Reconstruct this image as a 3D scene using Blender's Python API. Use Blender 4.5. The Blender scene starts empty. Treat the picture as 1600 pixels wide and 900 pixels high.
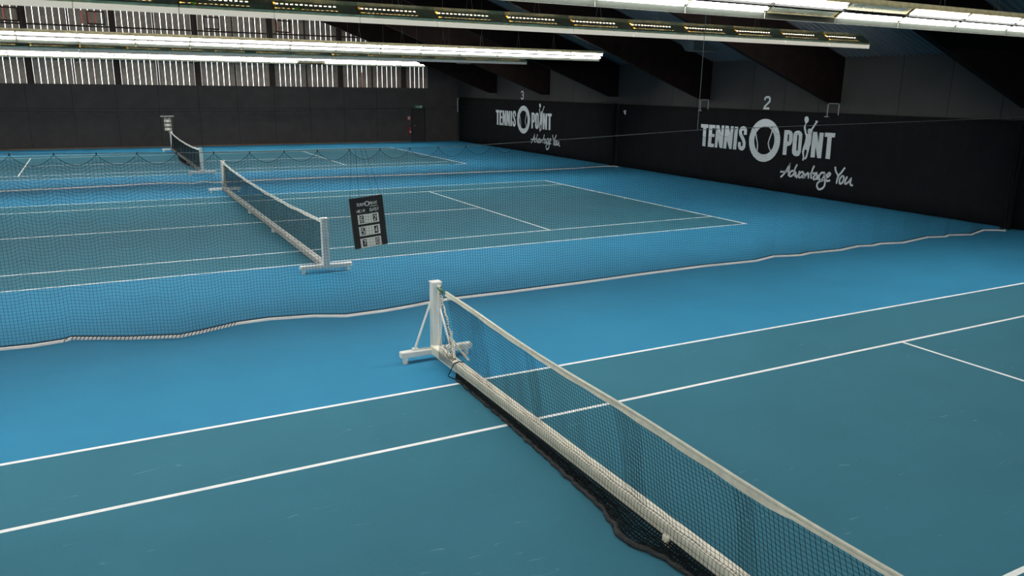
import bpy, bmesh, math, random, json
from mathutils import Vector, Matrix
from mathutils.geometry import tessellate_polygon
random.seed(7)
SC = bpy.context.scene
COL = SC.collection

# ---------------------------------------------------------------- camera
cd = bpy.data.cameras.new('camera'); cam = bpy.data.objects.new('camera', cd); COL.objects.link(cam)
cd.sensor_fit = 'HORIZONTAL'; cd.sensor_width = 36.0; cd.lens = 27.3792
cd.clip_start = 0.05; cd.clip_end = 300
cam.matrix_world = Matrix([[0.882925, 0.106303, -0.457322, -3.794765], [-0.469342, 0.226244, -0.853541, -21.102848], [0.012732, 0.968253, 0.249649, 3.550753], [0, 0, 0, 1]])
SC.camera = cam

# ---------------------------------------------------------------- daylight outside the hall, exposure
wd = bpy.data.worlds.new('daylight'); SC.world = wd; wd.use_nodes = True
wd.node_tree.nodes['Background'].inputs[0].default_value = (1.0, 0.96, 0.93, 1)
wd.node_tree.nodes['Background'].inputs[1].default_value = 3.0
SC.view_settings.view_transform = 'Standard'; SC.view_settings.look = 'None'
SC.view_settings.gamma = 1.0; SC.view_settings.use_curve_mapping = False
SC.view_settings.exposure = 0.0
LAMP = 101.0            # radiance of the bare fluorescent tubes

# ---------------------------------------------------------------- helpers
MATS = {}
def mat(name, col, rough=0.6, metal=0.0, emit=None, strength=0.0, noise=0.0, nscale=8.0, bump=0.0, bscale=60.0, spec=0.5):
    if name in MATS: return MATS[name]
    m = bpy.data.materials.new(name); m.use_nodes = True; nt = m.node_tree; b = nt.nodes['Principled BSDF']
    b.inputs['Base Color'].default_value = (*col, 1); b.inputs['Roughness'].default_value = rough
    b.inputs['Metallic'].default_value = metal
    b.inputs['Specular IOR Level'].default_value = spec
    if emit:
        b.inputs['Emission Color'].default_value = (*emit, 1); b.inputs['Emission Strength'].default_value = strength
    if noise or bump:
        tc = nt.nodes.new('ShaderNodeTexCoord')
    if noise:
        n = nt.nodes.new('ShaderNodeTexNoise'); n.inputs['Scale'].default_value = nscale; n.inputs['Detail'].default_value = 4
        nt.links.new(tc.outputs['Object'], n.inputs['Vector'])
        r = nt.nodes.new('ShaderNodeMapRange'); r.inputs[1].default_value = .3; r.inputs[2].default_value = .7
        r.inputs[3].default_value = 1 - noise; r.inputs[4].default_value = 1 + noise
        nt.links.new(n.outputs['Fac'], r.inputs[0])
        v = nt.nodes.new('ShaderNodeVectorMath'); v.operation = 'SCALE'; v.inputs[0].default_value = col
        nt.links.new(r.outputs[0], v.inputs['Scale']); nt.links.new(v.outputs[0], b.inputs['Base Color'])
    if bump:
        n2 = nt.nodes.new('ShaderNodeTexNoise'); n2.inputs['Scale'].default_value = bscale
        nt.links.new(tc.outputs['Object'], n2.inputs['Vector'])
        bp = nt.nodes.new('ShaderNodeBump'); bp.inputs['Strength'].default_value = bump; bp.inputs['Distance'].default_value = .01
        nt.links.new(n2.outputs['Fac'], bp.inputs['Height']); nt.links.new(bp.outputs[0], b.inputs['Normal'])
    MATS[name] = m; return m

class MB:
    def __init__(s): s.v = []; s.f = []; s.m = []; s.k = 0
    def use(s, k): s.k = k; return s
    def quadface(s, *ids): s.f.append(ids); s.m.append(s.k)
    def face(s, pts):
        n = len(s.v); s.v += [tuple(p) for p in pts]; s.f.append(tuple(range(n, n + len(pts)))); s.m.append(s.k); return s
    def hexa(s, c):     # 8 corners: bottom 4, top 4
        n = len(s.v); s.v += [tuple(p) for p in c]
        for q in ((0,3,2,1),(4,5,6,7),(0,1,5,4),(1,2,6,5),(2,3,7,6),(3,0,4,7)):
            s.f.append(tuple(n + i for i in q)); s.m.append(s.k)
        return s
    def box(s, x0, y0, z0, x1, y1, z1):
        return s.hexa([(x0,y0,z0),(x1,y0,z0),(x1,y1,z0),(x0,y1,z0),(x0,y0,z1),(x1,y0,z1),(x1,y1,z1),(x0,y1,z1)])
    def cbox(s, x0, y0, z0, x1, y1, z1, c=.006):   # box with chamfered vertical and top edges (octagonal prism with a lid)
        def ring(i, z): return [(x0+i+c,y0+i,z),(x1-i-c,y0+i,z),(x1-i,y0+i+c,z),(x1-i,y1-i-c,z),(x1-i-c,y1-i,z),(x0+i+c,y1-i,z),(x0+i,y1-i-c,z),(x0+i,y0+i+c,z)]
        n = len(s.v); R = [ring(c*.7, z0), ring(0, z0+c), ring(0, z1-c), ring(c*.7, z1)]
        for r in R: s.v += r
        s.f.append(tuple(n+i for i in range(7,-1,-1))); s.m.append(s.k)
        for a in range(3):
            for i in range(8):
                j = (i+1) % 8; s.f.append((n+a*8+i, n+a*8+j, n+a*8+8+j, n+a*8+8+i)); s.m.append(s.k)
        s.f.append(tuple(n+24+i for i in range(8))); s.m.append(s.k)
        return s
    def tube(s, pts, r, n=6, cap=True, r2=None):
        pts = [Vector(p) for p in pts]; L = len(pts); base = len(s.v)
        up = None
        for i, p in enumerate(pts):
            d = (pts[min(i+1, L-1)] - pts[max(i-1, 0)])
            d = d.normalized() if d.length > 1e-9 else Vector((0,0,1))
            if up is None: up = Vector((0,0,1)) if abs(d.z) < .9 else Vector((1,0,0))
            a = d.cross(up)
            if a.length < 1e-6: a = d.orthogonal()
            a.normalize(); b = a.cross(d).normalized(); up = b
            rr = r if r2 is None else r + (r2 - r) * i / max(1, L-1)
            for k in range(n):
                t = 2*math.pi*k/n
                s.v.append(tuple(p + a*math.cos(t)*rr + b*math.sin(t)*rr))
        for i in range(L-1):
            for k in range(n):
                k2 = (k+1) % n
                s.f.append((base+i*n+k, base+i*n+k2, base+(i+1)*n+k2, base+(i+1)*n+k)); s.m.append(s.k)
        if cap and n > 2:
            s.f.append(tuple(base+k for k in range(n-1,-1,-1))); s.m.append(s.k)
            s.f.append(tuple(base+(L-1)*n+k for k in range(n))); s.m.append(s.k)
        return s
    def cyl(s, x, y, z0, z1, r, n=14): return s.tube([(x,y,z0),(x,y,z1)], r, n)
    def grid(s, fn, nu, nv):
        n = len(s.v)
        for i in range(nu+1):
            for j in range(nv+1): s.v.append(tuple(fn(i/nu, j/nv)))
        for i in range(nu):
            for j in range(nv):
                a = n+i*(nv+1)+j; s.f.append((a, a+nv+1, a+nv+2, a+1)); s.m.append(s.k)
        return s
    def xf(s, M):
        s.v = [tuple(M @ Vector(v)) for v in s.v]; return s
    def mesh(s, name, mats, smooth=False):
        me = bpy.data.meshes.new(name); me.from_pydata(s.v, [], s.f)
        if not isinstance(mats, (list, tuple)): mats = [mats]
        for m in mats: me.materials.append(m)
        me.polygons.foreach_set('material_index', s.m)
        if smooth: me.polygons.foreach_set('use_smooth', [True]*len(me.polygons))
        me.update(); return me
    def build(s, name, mats, parent=None, loc=None, smooth=False):
        return link(name, s.mesh(name, mats, smooth), parent, loc)

def link(name, me, parent=None, loc=None, rz=0):
    o = bpy.data.objects.new(name, me); COL.objects.link(o)
    if parent: o.parent = parent
    if loc: o.location = loc
    if rz: o.rotation_euler = (0,0,rz)
    return o
def empty(name, loc=(0,0,0), rz=0):
    o = bpy.data.objects.new(name, None); COL.objects.link(o); o.location = loc; o.rotation_euler = (0,0,rz); o.empty_display_size = .2
    return o
def tag(o, label=None, cat=None, group=None, kind=None):
    if label: o['label'] = label
    if cat: o['category'] = cat
    if group: o['group'] = group
    if kind: o['kind'] = kind
    return o
def copy_tree(o, parent=None):
    c = o.copy(); COL.objects.link(c); c.parent = parent
    for ch in list(o.children): copy_tree(ch, c)
    return c
def lerp(a, b, t): return a + (b-a)*t
def interp(tab, x):
    if x <= tab[0][0]: return tab[0][1]
    for (a, va), (b, vb) in zip(tab, tab[1:]):
        if x <= b: return lerp(va, vb, (x-a)/(b-a))
    return tab[-1][1]
def strings(mb, fn, nu, nv, su, sv, r, n=3, skip_first_h=False):
    """a knotted net over the surface fn(u,v): nu+1 strings across (sampled sv times), nv+1 along (sampled su times)"""
    for i in range(nu+1):
        mb.tube([fn(i/nu, j/sv) for j in range(sv+1)], r, n, cap=False)
    for j in range(1 if skip_first_h else 0, nv+1):
        mb.tube([fn(i/su, j/nv) for i in range(su+1)], r, n, cap=False)

# ---------------------------------------------------------------- materials
def floor_mat(name, col, scuff):
    m = bpy.data.materials.new(name); m.use_nodes = True; nt = m.node_tree; b = nt.nodes['Principled BSDF']; L = nt.links.new
    tc = nt.nodes.new('ShaderNodeTexCoord')
    n = nt.nodes.new('ShaderNodeTexNoise'); n.inputs['Scale'].default_value = .9; n.inputs['Detail'].default_value = 5
    L(tc.outputs['Object'], n.inputs['Vector'])
    r = nt.nodes.new('ShaderNodeMapRange'); r.inputs[1].default_value = .3; r.inputs[2].default_value = .7; r.inputs[3].default_value = .955; r.inputs[4].default_value = 1.045
    L(n.outputs['Fac'], r.inputs[0])
    g = nt.nodes.new('ShaderNodeTexNoise'); g.inputs['Scale'].default_value = 180; g.inputs['Detail'].default_value = 2
    L(tc.outputs['Object'], g.inputs['Vector'])
    r2 = nt.nodes.new('ShaderNodeMapRange'); r2.inputs[1].default_value = .3; r2.inputs[2].default_value = .7; r2.inputs[3].default_value = .95; r2.inputs[4].default_value = 1.05
    L(g.outputs['Fac'], r2.inputs[0])
    mu = nt.nodes.new('ShaderNodeMath'); mu.operation = 'MULTIPLY'; L(r.outputs[0], mu.inputs[0]); L(r2.outputs[0], mu.inputs[1])
    v = nt.nodes.new('ShaderNodeVectorMath'); v.operation = 'SCALE'; v.inputs[0].default_value = col; L(mu.outputs[0], v.inputs['Scale'])
    # fine pale slide marks left by shoes: stretched, warped cells
    mp = nt.nodes.new('ShaderNodeMapping'); mp.inputs['Scale'].default_value = (1.1, 5.5, 1); mp.inputs['Rotation'].default_value = (0, 0, .5)
    L(tc.outputs['Object'], mp.inputs['Vector'])
    s = nt.nodes.new('ShaderNodeTexNoise'); s.inputs['Scale'].default_value = 2.3; s.inputs['Detail'].default_value = 3; s.inputs['Distortion'].default_value = 1.5
    L(mp.outputs[0], s.inputs['Vector'])
    r3 = nt.nodes.new('ShaderNodeMapRange'); r3.inputs[1].default_value = .70; r3.inputs[2].default_value = .80; r3.inputs[3].default_value = 0; r3.inputs[4].default_value = scuff
    L(s.outputs['Fac'], r3.inputs[0])
    mx = nt.nodes.new('ShaderNodeMix'); mx.data_type = 'RGBA'; L(r3.outputs[0], mx.inputs[0]); L(v.outputs[0], mx.inputs[6]); mx.inputs[7].default_value = (.35, .5, .52, 1)
    L(mx.outputs[2], b.inputs['Base Color'])
    b.inputs['Roughness'].default_value = .75; b.inputs['Specular IOR Level'].default_value = .06
    MATS[name] = m; return m
M_BLUE = floor_mat('blue_court_paint', (.036, .217, .378), .08)
M_TEAL = floor_mat('teal_court_paint', (.042, .163, .228), .42)
M_LINE = mat('white_line_paint', (.86, .88, .88), .6, noise=.04, nscale=20)
M_WHITE = mat('white_powder_coat', (.84, .83, .78), .45, noise=.05, nscale=9)
M_CREAMW = mat('cream_powder_coat', (.78, .75, .62), .4, noise=.05, nscale=9)
M_TAPEW = mat('white_webbing', (.82, .82, .76), .8, noise=.05, nscale=14)
M_TAPE = mat('off_white_webbing', (.62, .60, .50), .8, noise=.10, nscale=14, bump=.3, bscale=90)
M_BAND = mat('white_lead_cord', (.86, .86, .85), .7, noise=.03, nscale=9)
M_NET = mat('black_net_cord', (.012, .016, .018), .8, spec=.1)
M_DNET = mat('dark_divider_cord', (.012, .017, .021), .8, spec=.1)
M_SKIRT = mat('bunched_black_net', (.018, .022, .024), .8, noise=.5, nscale=60, bump=.8, bscale=120)
M_ROPE = mat('grey_steel_rope', (.20, .20, .19), .6)
M_WALLF = mat('charcoal_panel', (.060, .054, .054), .9, noise=.10, nscale=1.5, spec=.1)
M_WALLR = mat('dark_grey_panel', (.048, .047, .047), .9, noise=.08, nscale=1.2, spec=.1)
M_SEAM = mat('panel_joint', (.01, .01, .01), .9)
M_BANNER = mat('black_banner_cloth', (.0105, .0108, .0118), .95, noise=.12, nscale=2, spec=.05)
M_PRINT = mat('pale_grey_print', (.62, .66, .68), .8)
M_BEAM = mat('dark_brown_timber', (.0085, .0052, .0045), .9, noise=.3, nscale=3, spec=.08)
M_POSTW = mat('dark_brown_post', (.030, .017, .012), .8, noise=.2, nscale=3)
M_SLAT = mat('weathered_dark_slat', (.27, .22, .17), .5, noise=.18, nscale=5)
M_METAL = mat('galvanised_grey', (.32, .33, .33), .5, .3)
M_DGREY = mat('dark_grey_steel', (.10, .11, .11), .5, .2)
M_OLIVE = mat('aged_olive_housing', (.90, .74, .42), .6, noise=.2, nscale=9)
M_LIP = mat('painted_glow_lip', (.80, .78, .70), .5, emit=(1, .93, .76), strength=.50)     # own emission stands in for tube light passing through the edge
M_LIPD = mat('painted_dim_glow_lip', (.6, .6, .55), .5, emit=(1, 1, .93), strength=.13)  # same lip with weaker emission, painted dimmer for the farther rows
M_RIDGE = mat('dull_centre_ridge', (.010, .010, .010), .8, spec=.05)
M_LIPDIM = mat('dark_lip_dimming', (.022, .025, .022), .9, spec=.02)  # dark colour holding down the tube light on the lip's inner side
M_TROUGH = mat('white_louvre', (.75, .76, .70), .4)
M_TUBE = mat('lit_fluorescent_tube', (.9, .9, .9), .4, emit=(1.0, .99, .93), strength=LAMP)
M_REFL = mat('painted_glow_reflector', (.2, .2, .2), .4, emit=(1.0, .99, .93), strength=LAMP*.15)  # emission stands in for tube light bounced off the panel
M_BOARD = mat('black_scoreboard', (.018, .013, .012), .5)
M_CREAM = mat('cream_score_card', (.90, .87, .78), .5)
M_BLACK = mat('black_print', (.012, .012, .012), .5)
M_GREEN = mat('green_cord', (.03, .14, .06), .7)
M_RED = mat('red_enamel', (.35, .01, .02), .35)
M_SIGN = mat('green_exit_sign', (.02, .16, .08), .5)
M_SIGNW = mat('white_pictogram', (.7, .75, .7), .5)
M_DOOR = mat('dark_door', (.042, .038, .038), .8, spec=.1)
M_TAN = mat('tan_timber_strip', (.20, .11, .05), .6)
M_OUTRED = mat('red_outdoor_cloth', (.65, .03, .03), .7)
M_ORANGE = mat('orange_outdoor_plastic', (.9, .25, .03), .6)
# corrugated roof sheet: ribs run down the slope
def roof_mat():
    m = bpy.data.materials.new('blue_grey_corrugated_sheet'); m.use_nodes = True; nt = m.node_tree; b = nt.nodes['Principled BSDF']; L = nt.links.new
    b.inputs['Base Color'].default_value = (.115, .125, .135, 1); b.inputs['Roughness'].default_value = .6; b.inputs['Specular IOR Level'].default_value = .2
    return m
M_ROOF = roof_mat()

# ================================================================ THE SETTING
HX, Y0, Y1 = 18.12, -27.9, 27.9
EAVE, SL = 4.62, .355
def roof_z(x): return EAVE + SL*(HX-abs(x))
COURTS = (-18.32, 0.0, 18.28)
fl = MB().box(-HX-.3, Y0-.3, -.2, HX+.3, Y1+.3, 0).build('floor', M_BLUE); tag(fl, kind='structure')
for yc in COURTS:
    MB().box(-11.885, yc-5.485, 0, 11.885, yc+5.485, .002).build('court_surface', M_TEAL, fl)
    w = .025
    L = [(-11.885, yc+s*(5.485-w), 11.885, yc+s*(5.485-w), w) for s in (-1,1)]
    L += [(-11.835, yc+s*4.115, 11.835, yc+s*4.115, w) for s in (-1,1)]
    L += [(s*6.4, yc-4.09, s*6.4, yc+4.09, w) for s in (-1,1)]
    L += [(-6.375, yc, 6.375, yc, w)]
    L += [(s*11.85, yc-5.435, s*11.85, yc+5.435, .035) for s in (-1,1)]
    L += [(s*11.765, yc, s*11.76-s*.05, yc, w) for s in (-1,1)]
    for (xa, ya, xb, yb, hw) in L:
        if abs(xa-xb) > abs(ya-yb): b = (min(xa,xb), ya-hw, max(xa,xb), ya+hw)
        else: b = (xa-hw, min(ya,yb), xa+hw, max(ya,yb))
        MB().box(b[0], b[1], .002, b[2], b[3], .004).build('court_line', M_LINE, fl)

# roof: two slopes of corrugated sheet, ribs down the slope
def slope(sgn):
    mb = MB(); pitch = .20; n = int((Y1-Y0+.6)/pitch)
    prof = []
    for i in range(n+1):
        y = Y0-.3+i*pitch
        prof += [(y, 0), (y+.08, 0), (y+.11, .035), (y+.17, .035)]
    a = []; b = []
    for (y, dz) in prof:
        a.append((sgn*(HX+.3), y, roof_z(HX+.3)+dz)); b.append((0, y, roof_z(0)+dz))
    k = len(mb.v); mb.v += a + b; N = len(a)
    for i in range(N-1): mb.f.append((i, i+1, N+i+1, N+i)); mb.m.append(0)
    # top skin so that the roof has a body
    mb.hexa([(0,Y0-.3,roof_z(0)+.06),(sgn*(HX+.3),Y0-.3,roof_z(HX+.3)+.06),(sgn*(HX+.3),Y1+.3,roof_z(HX+.3)+.06),(0,Y1+.3,roof_z(0)+.06),
             (0,Y0-.3,roof_z(0)+.2),(sgn*(HX+.3),Y0-.3,roof_z(HX+.3)+.2),(sgn*(HX+.3),Y1+.3,roof_z(HX+.3)+.2),(0,Y1+.3,roof_z(0)+.2)])
    return mb
ce = slope(1).build('ceiling', M_ROOF); tag(ce, kind='structure')
ce2 = slope(-1).build('ceiling_left', M_ROOF); tag(ce2, kind='structure')
ce2.name = 'ceiling'

# right wall with panel joints, left wall, back wall
wr = MB().box(HX, Y0-.3, 0, HX+.3, Y1+.3, EAVE+.05).build('wall_right', M_WALLR); tag(wr, kind='structure')
mb = MB()
for y in (-11.2,-8.2,-6.66,-5.06,-2.05,-.52,1.05,4.1,5.65,7.2,10.4,11.9,13.5,16.7,18.2,19.7,22.9,24.5,26.):
    mb.box(HX-.004, y-.012, 2.7, HX, y+.012, EAVE)
mb.build('panel_joints', M_SEAM, wr)
tag(MB().box(-HX-.3, Y0-.3, 0, -HX, Y1+.3, EAVE+.05).build('wall_left', M_WALLR), kind='structure')
def gable(y0, y1, zlo):
    mb = MB(); zb = zlo
    f = [(-HX, zb), (HX, zb), (HX, EAVE), (0, roof_z(0)), (-HX, EAVE)]
    n = len(mb.v); mb.v += [(x, y0, z) for x, z in f] + [(x, y1, z) for x, z in f]
    mb.f += [(0,1,2,3,4), (9,8,7,6,5)] + [(i, (i+1) % 5, (i+1) % 5+5, i+5) for i in range(5)]; mb.m += [0]*7
    return mb
tag(gable(Y0-.3, Y0, 0).build('wall_back', M_WALLF), kind='structure')
# far wall: solid charcoal panels below, slatted daylight screen above
wf = MB()
wf.box(-HX, Y1, 0, HX, Y1+.25, 3.42)
wf.box(16.02, Y1, 3.42, HX, Y1+.25, EAVE)
wf.hexa([(16.02,Y1,EAVE),(HX,Y1,EAVE),(HX,Y1+.25,EAVE),(16.02,Y1+.25,EAVE),(16.02,Y1,roof_z(16.02)),(HX,Y1,EAVE+.01),(HX,Y1+.25,EAVE+.01),(16.02,Y1+.25,roof_z(16.02))])
wf = wf.build('wall_far', M_WALLF); tag(wf, kind='structure')
mb = MB()
for k in range(-8, 9):
    x = -.2 + 2.12*k
    if x < 14.5: mb.box(x-.012, Y1-.004, 0, x+.012, Y1, 3.42)
mb.box(-HX, Y1-.003, 2.13, 14.7, Y1, 2.15)
mb.build('panel_joints', M_SEAM, wf)
posts = []           # (x, half width) of the screen's posts
x = 14.36; wide = True; xs = []
while x > -18:
    xs.append((x, .17 if wide else .045)); x -= 2.09 if wide else 2.03; wide = not wide
xs.reverse()
for (px, hw) in xs:
    MB().box(px-hw, Y1-.02, 3.42, px+hw, Y1+.12, roof_z(px)-.02).build('screen_post', M_POSTW, wf)
edges = [-HX] + [e for (px, hw) in xs for e in (px-hw, px+hw)] + [16.02]
GAP = .029
for a, b in zip(edges[0::2], edges[1::2]):
    n = max(1, round((b-a)/.302)); mb = MB(); p = (b-a)/n
    for i in range(n):
        g0 = GAP/2 ; x0 = a+i*p+g0; x1 = a+(i+1)*p-g0
        za, zb = roof_z(x0)-.02, roof_z(x1)-.02
        mb.hexa([(x0,Y1+.03,3.42),(x1,Y1+.03,3.42),(x1,Y1+.06,3.42),(x0,Y1+.06,3.42),(x0,Y1+.03,za),(x1,Y1+.03,zb),(x1,Y1+.06,zb),(x0,Y1+.06,za)])
    if b-a > .2: mb.build('slat_panel', M_SLAT, wf)
MB().box(-HX, Y1-.03, 6.36, 11.6, Y1+.03, 6.44).build('screen_rail', M_POSTW, wf)
MB().box(-HX, Y1-.012, 0, 14.7, Y1, .05).build('baseboard_far', M_TAN)
tag(bpy.data.objects['baseboard_far'], kind='structure')
for x0 in (-7.25, -3.3, 2.5, 6.48, -11.4):
    mb = MB(); x1 = x0+.86
    mb.box(x0, Y1-.10, 6.48, x1, Y1-.02, 6.56).box(x0, Y1-.10, 7.12, x1, Y1-.02, 7.18).box(x0, Y1-.10, 6.56, x0+.05, Y1-.02, 7.12).box(x1-.05, Y1-.10, 6.56, x1, Y1-.02, 7.12)
    mb.build('window_frame', M_POSTW, wf)
# glulam portal beams, every 6.25 m, falling towards both side walls
for i in range(8):
    yb = -21.55 + 6.235*i
    mb = MB()
    for sgn in (1, -1):
        prof = [(0, roof_z(0)-.03), (HX-.03, EAVE-.03+SL*.03), (HX-.03, 3.19), (HX-.46, 3.19), (0, 3.19+(HX-.46)*.362)]
        n = len(mb.v)
        mb.v += [(sgn*x, yb-.1, z) for x, z in prof] + [(sgn*x, yb+.1, z) for x, z in prof]
        mb.f += [tuple(n+k for k in (0,1,2,3,4)), tuple(n+k for k in (9,8,7,6,5))] + [(n+k, n+(k+1) % 5, n+(k+1) % 5+5, n+k+5) for k in range(5)]; mb.m += [0]*7
    o = mb.build('trim_%d' % (i+1), M_BEAM); tag(o, kind='structure')

# ================================================================ LUMINAIRES (five hung rows of joined twin-tube troughs, 1.53 m each)
LM = 1.526; PITCH = 1.53; X0 = -14.53
Lp = Vector((0, .15, .09)); Up = Vector((0, -.13, .29))
sd = (Up-Lp); SLN = sd.length; sd = sd.normalized(); nd = Vector((0, sd.z, -sd.y))   # sd up the face, nd out of the face's back
if nd.z < 0: nd = -nd
def slab(mb, x0, x1, s0, s1, o0, o1):
    P = lambda x, s, o: Lp + sd*(s*SLN) + nd*o + Vector((x, 0, 0))
    return mb.hexa([P(x0,s0,o0), P(x1,s0,o0), P(x1,s1,o0), P(x0,s1,o0), P(x0,s0,o1), P(x1,s0,o1), P(x1,s1,o1), P(x0,s1,o1)])
def luminaire_meshes():
    h = MB(); e = .004
    # slotted back shell
    for a, b in ((0, .16), (.25, .50), (.76, 1.0)): slab(h, 0, LM, a, b, .055, .06)
    for a, b, sl in ((.16, .25, .045), (.50, .76, .042)):
        slab(h, 0, .36, a, b, .055, .06); slab(h, 1.47, LM, a, b, .055, .06)
        x = .36
        while x < 1.469:
            slab(h, x, x+.085-sl, a, b, .055, .06); x += .085
    # narrow the upper slots to a thin line of light
    slab(h, .36, 1.47, .50, .59, .0551, .0602); slab(h, .36, 1.47, .655, .76, .0551, .0602); slab(h, .36, 1.47, .16, .20, .0551, .0602); slab(h, .36, 1.47, .213, .25, .0551, .0602)
    slab(h, 0, LM, -.0, .012, 0, .06); slab(h, 0, LM, .96, 1.0, 0, .06); slab(h, 0, .012, 0, 1, 0, .06); slab(h, LM-.012, LM, 0, 1, 0, .06)
    h.box(0, Up.y+.02, Up.z+.02, LM, Up.y+.08, Up.z+.085)           # trunking along the top edge
    rid = MB(); slab(rid, .012, LM-.012, .45, .55, -.032, .012); slab(rid, .012, .022, .02, .98, -.008, .01); slab(rid, LM-.022, LM-.012, .02, .98, -.008, .01)
    lip = MB().box(.004, .148, 0, LM-.004, .156, .094)
    lin = MB().box(.004, .142, .002, LM-.004, .1475, .088)  # dark plate added so the tube-lit inner lip does not clip to white
    tr = []; rf = []
    for a, b in ((.05, .455), (.545, .95)):
        t = MB(); slab(t, .022, LM-.022, a, b, .012, .018); rf.append(t)
        c = Lp + sd*((a+b)/2*SLN) - nd*.012
        tr.append(MB().tube([c+Vector((.025, 0, 0)), c+Vector((LM-.025, 0, 0))], .018, 6))
    lv = []
    for a, b in ((.05, .455), (.545, .95)):
        t = MB(); slab(t, .03, LM-.03, a, b, .04, .046)
        x = .05
        while x < LM-.05:
            slab(t, x, x+.006, a, b, 0, .04); x += .055
        m = (a+b)/2; slab(t, .05, LM-.05, m-.045, m+.045, .018, .034); lv.append(t)
    return h, rid, lip, lin, tr, rf, lv
h, rid, lip, lin, tr, rf, lv = luminaire_meshes()
ME_H = h.mesh('housing', M_OLIVE); ME_R = rid.mesh('centre_ridge', M_RIDGE); ME_L = lip.mesh('reflector_lip', M_LIP); ME_LD = lip.mesh('reflector_lip', M_LIPD); ME_LI = lin.mesh('lip_dimming_plate', M_LIPDIM)
ME_T = [t.mesh('fluorescent_tube', M_TUBE) for t in tr]; ME_RF = [t.mesh('reflector', M_REFL) for t in rf]; ME_V = [t.mesh('louvre', M_TROUGH) for t in lv]
vw = MB(); vw.tube([(-.07, 0, 0), (0, 0, .45)], .0022, 4); vw.tube([(.07, 0, 0), (0, 0, .45)], .0022, 4)
ME_W = vw.mesh('suspension_wire', M_METAL)
ww = MB().tube([(0, 0, 0), (0, 0, 1)], .0022, 4).mesh('hanger_wire', M_METAL)
def luminaire(x, y, z, face, lower=True, upper=True, label='', group=''):
    """face -1: looks towards the camera side of the hall, +1: away from it"""
    e = empty('fluorescent_light', (x if face < 0 else x+LM, y, z), 0 if face < 0 else math.pi)
    tag(e, label, 'ceiling light', group)
    link('housing', ME_H, e); link('centre_ridge', ME_R, e); link('reflector_lip', ME_LD if y > 0 else ME_L, e); link('lip_dimming_plate', ME_LI, e)
    link('fluorescent_tube' if lower else 'louvre', ME_T[0] if lower else ME_V[0], e)
    link('fluorescent_tube' if upper else 'louvre', ME_T[1] if upper else ME_V[1], e)
    if lower: link('reflector', ME_RF[0], e)
    if upper: link('reflector', ME_RF[1], e)
    w = link('suspension_wire', ME_W, e, (LM/2, Up.y+.05, Up.z+.08))
    g = link('hanger_wire', ww, e, (LM/2, Up.y+.05, Up.z+.53)); g.scale = (1, 1, roof_z(x+LM/2)-z-Up.z-.53)
    return e
ORD = ['rightmost', 'second from right', 'third from right', 'fourth from right', 'fifth from right', 'sixth from right', 'seventh from right', 'eighth from right', 'ninth from right', 'tenth from right', 'eleventh from right', 'twelfth from right', 'thirteenth from right', 'fourteenth from right', 'fifteenth from right', 'sixteenth from right', 'seventeenth from right', 'eighteenth from right', 'leftmost']
ROWS = [  # y, z, face, unlit lower, unlit upper, label, group
 (-12.1, 4.60, -1, (13,), (14,), 'lit louvre light of the nearest, brightest row at top right, %s', 'lights in the nearest row'),
 (-6.45, 4.65, 1, (), (), 'olive-backed light with dashed slots and pale lip, %s in its row', 'lights in the row seen from behind'),
 (5.8, 4.60, -1, (), (), 'twin-tube white light in the longer bright row above the middle net, %s', 'lights in the long bright row'),
 (12.1, 4.585, 1, (), (), 'grey-lipped light seen from behind beneath the long bright row, %s', 'lights behind the long bright row'),
 (24.5, 4.65, -1, (14,), (), 'small white light of the farthest row before the slatted wall, %s', 'lights in the farthest row'),
 (-24.5, 4.60, 1, (), (), 'light of the row behind the near court, %s, beyond the view', 'lights behind the near court')]
for (y, z, face, ul, uu, lab, grp) in ROWS:
    for k in range(19):
        gr = grp; lb = lab % ORD[18-k]
        if k in ul or k in uu:
            lb = {-12.1: 'louvre light at top right whose %s tube is dark' % ('lower' if k in ul else 'upper'), 24.5: 'small far hanging light whose lower tube is dark, fifth from right in farthest row'}[y]
        luminaire(X0+PITCH*k, y, z, face, k not in ul, k not in uu, lb, gr)

# two balls stuck on the backs of the lights
M_BALL = mat('yellow_green_felt', (.55, .72, .06), .9, noise=.08, nscale=40)
for p, lab in (((-2.06, -6.627, 4.837), 'yellow-green tennis ball stuck on the olive light row, left one of two'), ((-.36, -6.627, 4.837), 'yellow-green tennis ball stuck on the olive light row, right one of two')):
    bm = bmesh.new(); bmesh.ops.create_icosphere(bm, subdivisions=3, radius=.034); me = bpy.data.meshes.new('tennis_ball'); bm.to_mesh(me); bm.free(); me.materials.append(M_BALL)
    tag(link('tennis_ball', me, None, p), lab, 'tennis ball', 'tennis balls on the light row')

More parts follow.
